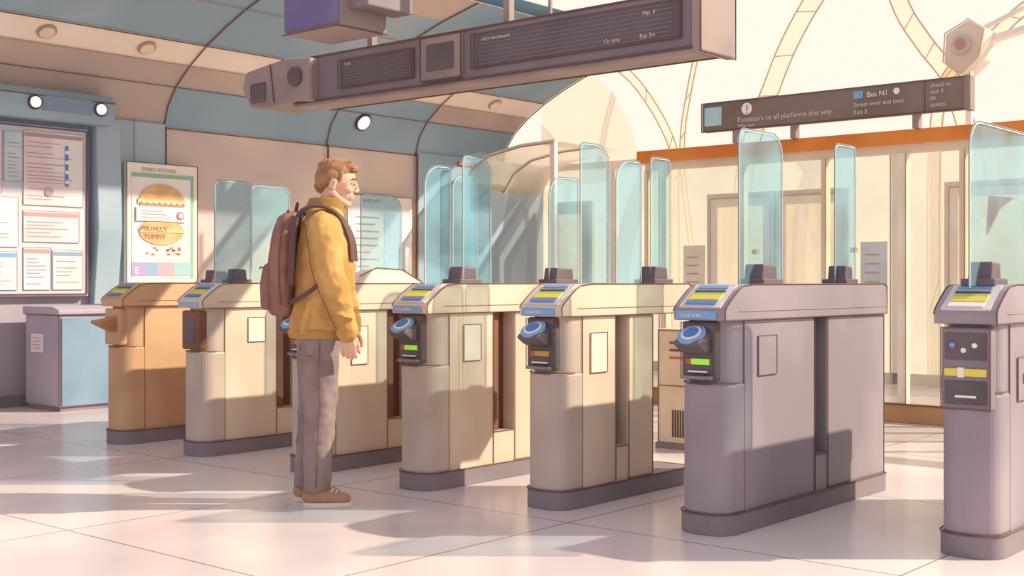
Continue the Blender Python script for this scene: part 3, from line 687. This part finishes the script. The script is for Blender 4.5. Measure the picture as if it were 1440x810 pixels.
# backpack
bp = root('backpack', (-4.79, 4.13, 0), MR)
bm = bmesh.new()
loft(bm, [(.945, -.24, -.13, 0, .12), (.965, -.262, -.12, 0, .145), (1.1, -.272, -.125, 0, .16), (1.25, -.262, -.12, 0, .155), (1.38, -.24, -.11, 0, .135), (1.44, -.215, -.10, 0, .105), (1.465, -.17, -.1, 0, .06)])
finish('pack_body', bm, BP, bp, .01, 8, .008, .1)
bm = bmesh.new()
loft(bm, [(.975, -.285, -.22, 0, .1), (.99, -.30, -.22, 0, .115), (1.1, -.305, -.22, 0, .118), (1.19, -.29, -.22, 0, .11), (1.21, -.27, -.22, 0, .1)])
finish('front_pocket', bm, BP, bp, .009, 5)
line('zip_arc', [(-.19, -.158, 1.0), (-.2, -.163, 1.15), (-.195, -.158, 1.3), (-.18, -.13, 1.42), (-.165, -.03, 1.475), (-.165, .03, 1.475), (-.18, .13, 1.42), (-.195, .158, 1.3), (-.2, .163, 1.1)], .0035, LINE, bp, smooth=True)
line('pocket_zip', [(-.295, -.1, 1.18), (-.305, 0, 1.2), (-.295, .1, 1.18)], .0035, LINE, bp, smooth=True)
line('grab_handle', [(-.13, -.03, 1.46), (-.12, -.03, 1.51), (-.12, .03, 1.51), (-.13, .03, 1.46)], .007, ST, bp, smooth=True)
def strap(name, pts, wd, th, m, par):
    bm = bmesh.new(); rows = []
    P = [Vector(p) for p in pts]; L = []
    for i in range(len(P)-1):
        p0 = P[max(i-1, 0)]; p1 = P[i]; p2 = P[i+1]; p3 = P[min(i+2, len(P)-1)]
        for k in range(6):
            t = k/6; L.append(.5*((2*p1)+(-p0+p2)*t+(2*p0-5*p1+4*p2-p3)*t*t+(-p0+3*p1-3*p2+p3)*t**3))
    L.append(P[-1])
    cen = Vector((0.0, 0, 1.25))
    for i, p in enumerate(L):
        d = (L[min(i+1, len(L)-1)]-L[max(i-1, 0)]).normalized(); o = Vector((p.x-cen.x, p.y, max(0, p.z-1.3)*2)); o = (o-d*o.dot(d)).normalized(); s = d.cross(o)
        rows.append([bm.verts.new(p+s*wd/2*a+o*th*b_) for a, b_ in ((-1, -.5), (1, -.5), (1, .5), (-1, .5))])
    for a, c in zip(rows, rows[1:]):
        for i in range(4): bm.faces.new((a[i], a[(i+1) % 4], c[(i+1) % 4], c[i]))
    bm.faces.new(rows[0]); bm.faces.new(rows[-1][::-1]); bmesh.ops.recalc_face_normals(bm, faces=bm.faces)
    me = bpy.data.meshes.new(name); bm.to_mesh(me); bm.free(); mk(name, me, par, m, smooth=False)
for s in (-1, 1):
    sd = 'l' if s > 0 else 'r'
    strap('shoulder_strap_%s' % sd, [(-.12, s*.1, 1.40), (-.10, s*.115, 1.46), (-.03, s*.13, 1.49), (.04, s*.125, 1.478), (.1, s*.11, 1.43), (.148, s*.11, 1.33), (.16, s*.12, 1.22)], .042, .012, ST, bp)
    strap('lower_strap_%s' % sd, [(.03, s*.222, 1.14), (-.03, s*.226, 1.08), (-.09, s*.196, 1.04), (-.15, s*.14, 1.01)], .022, .008, ST, bp)
strap('side_strap', [(-.12, -.150, 1.43), (-.13, -.176, 1.33), (-.135, -.184, 1.2), (-.14, -.182, 1.1)], .035, .01, ST, bp)

# ------------------------------------------------------------ light, sky, camera
w = bpy.data.worlds.new('sky'); sc.world = w; w.use_nodes = True
nt = w.node_tree; bg = nt.nodes['Background']
tc = nt.nodes.new('ShaderNodeTexCoord'); dp = nt.nodes.new('ShaderNodeVectorMath'); dp.operation = 'DOT_PRODUCT'
dp.inputs[1].default_value = (.1, 1, .0)
rp = nt.nodes.new('ShaderNodeValToRGB')
rp.color_ramp.elements[0].position = 0; rp.color_ramp.elements[0].color = lin('#d3cad8')
rp.color_ramp.elements[1].position = .55; rp.color_ramp.elements[1].color = lin('#fff6e6')
nt.links.new(tc.outputs['Generated'], dp.inputs[0]); nt.links.new(dp.outputs['Value'], rp.inputs['Fac']); nt.links.new(rp.outputs['Color'], bg.inputs['Color'])
bg.inputs['Strength'].default_value = 1.05

s = bpy.data.lights.new('sun', 'SUN'); s.energy = 5.8; s.angle = math.radians(.8); s.color = (1, .87, .69)
so = bpy.data.objects.new('sun', s); COL.objects.link(so)
trav = Vector((-.62, -.52, -.56)); so.rotation_euler = trav.to_track_quat('-Z', 'Y').to_euler(); so.location = (3, 10, 8)

cam = bpy.data.cameras.new('camera'); co = bpy.data.objects.new('camera', cam); COL.objects.link(co)
co.location = (0, 0, 1.12); co.rotation_euler = (math.pi/2, 0, math.radians(40.54)); cam.lens = 43.75; cam.sensor_width = 36
cam.shift_y = -10/1440; cam.clip_end = 200
sc.camera = co
sc.view_settings.view_transform = 'Standard'
sc.view_settings.gamma = 1.06
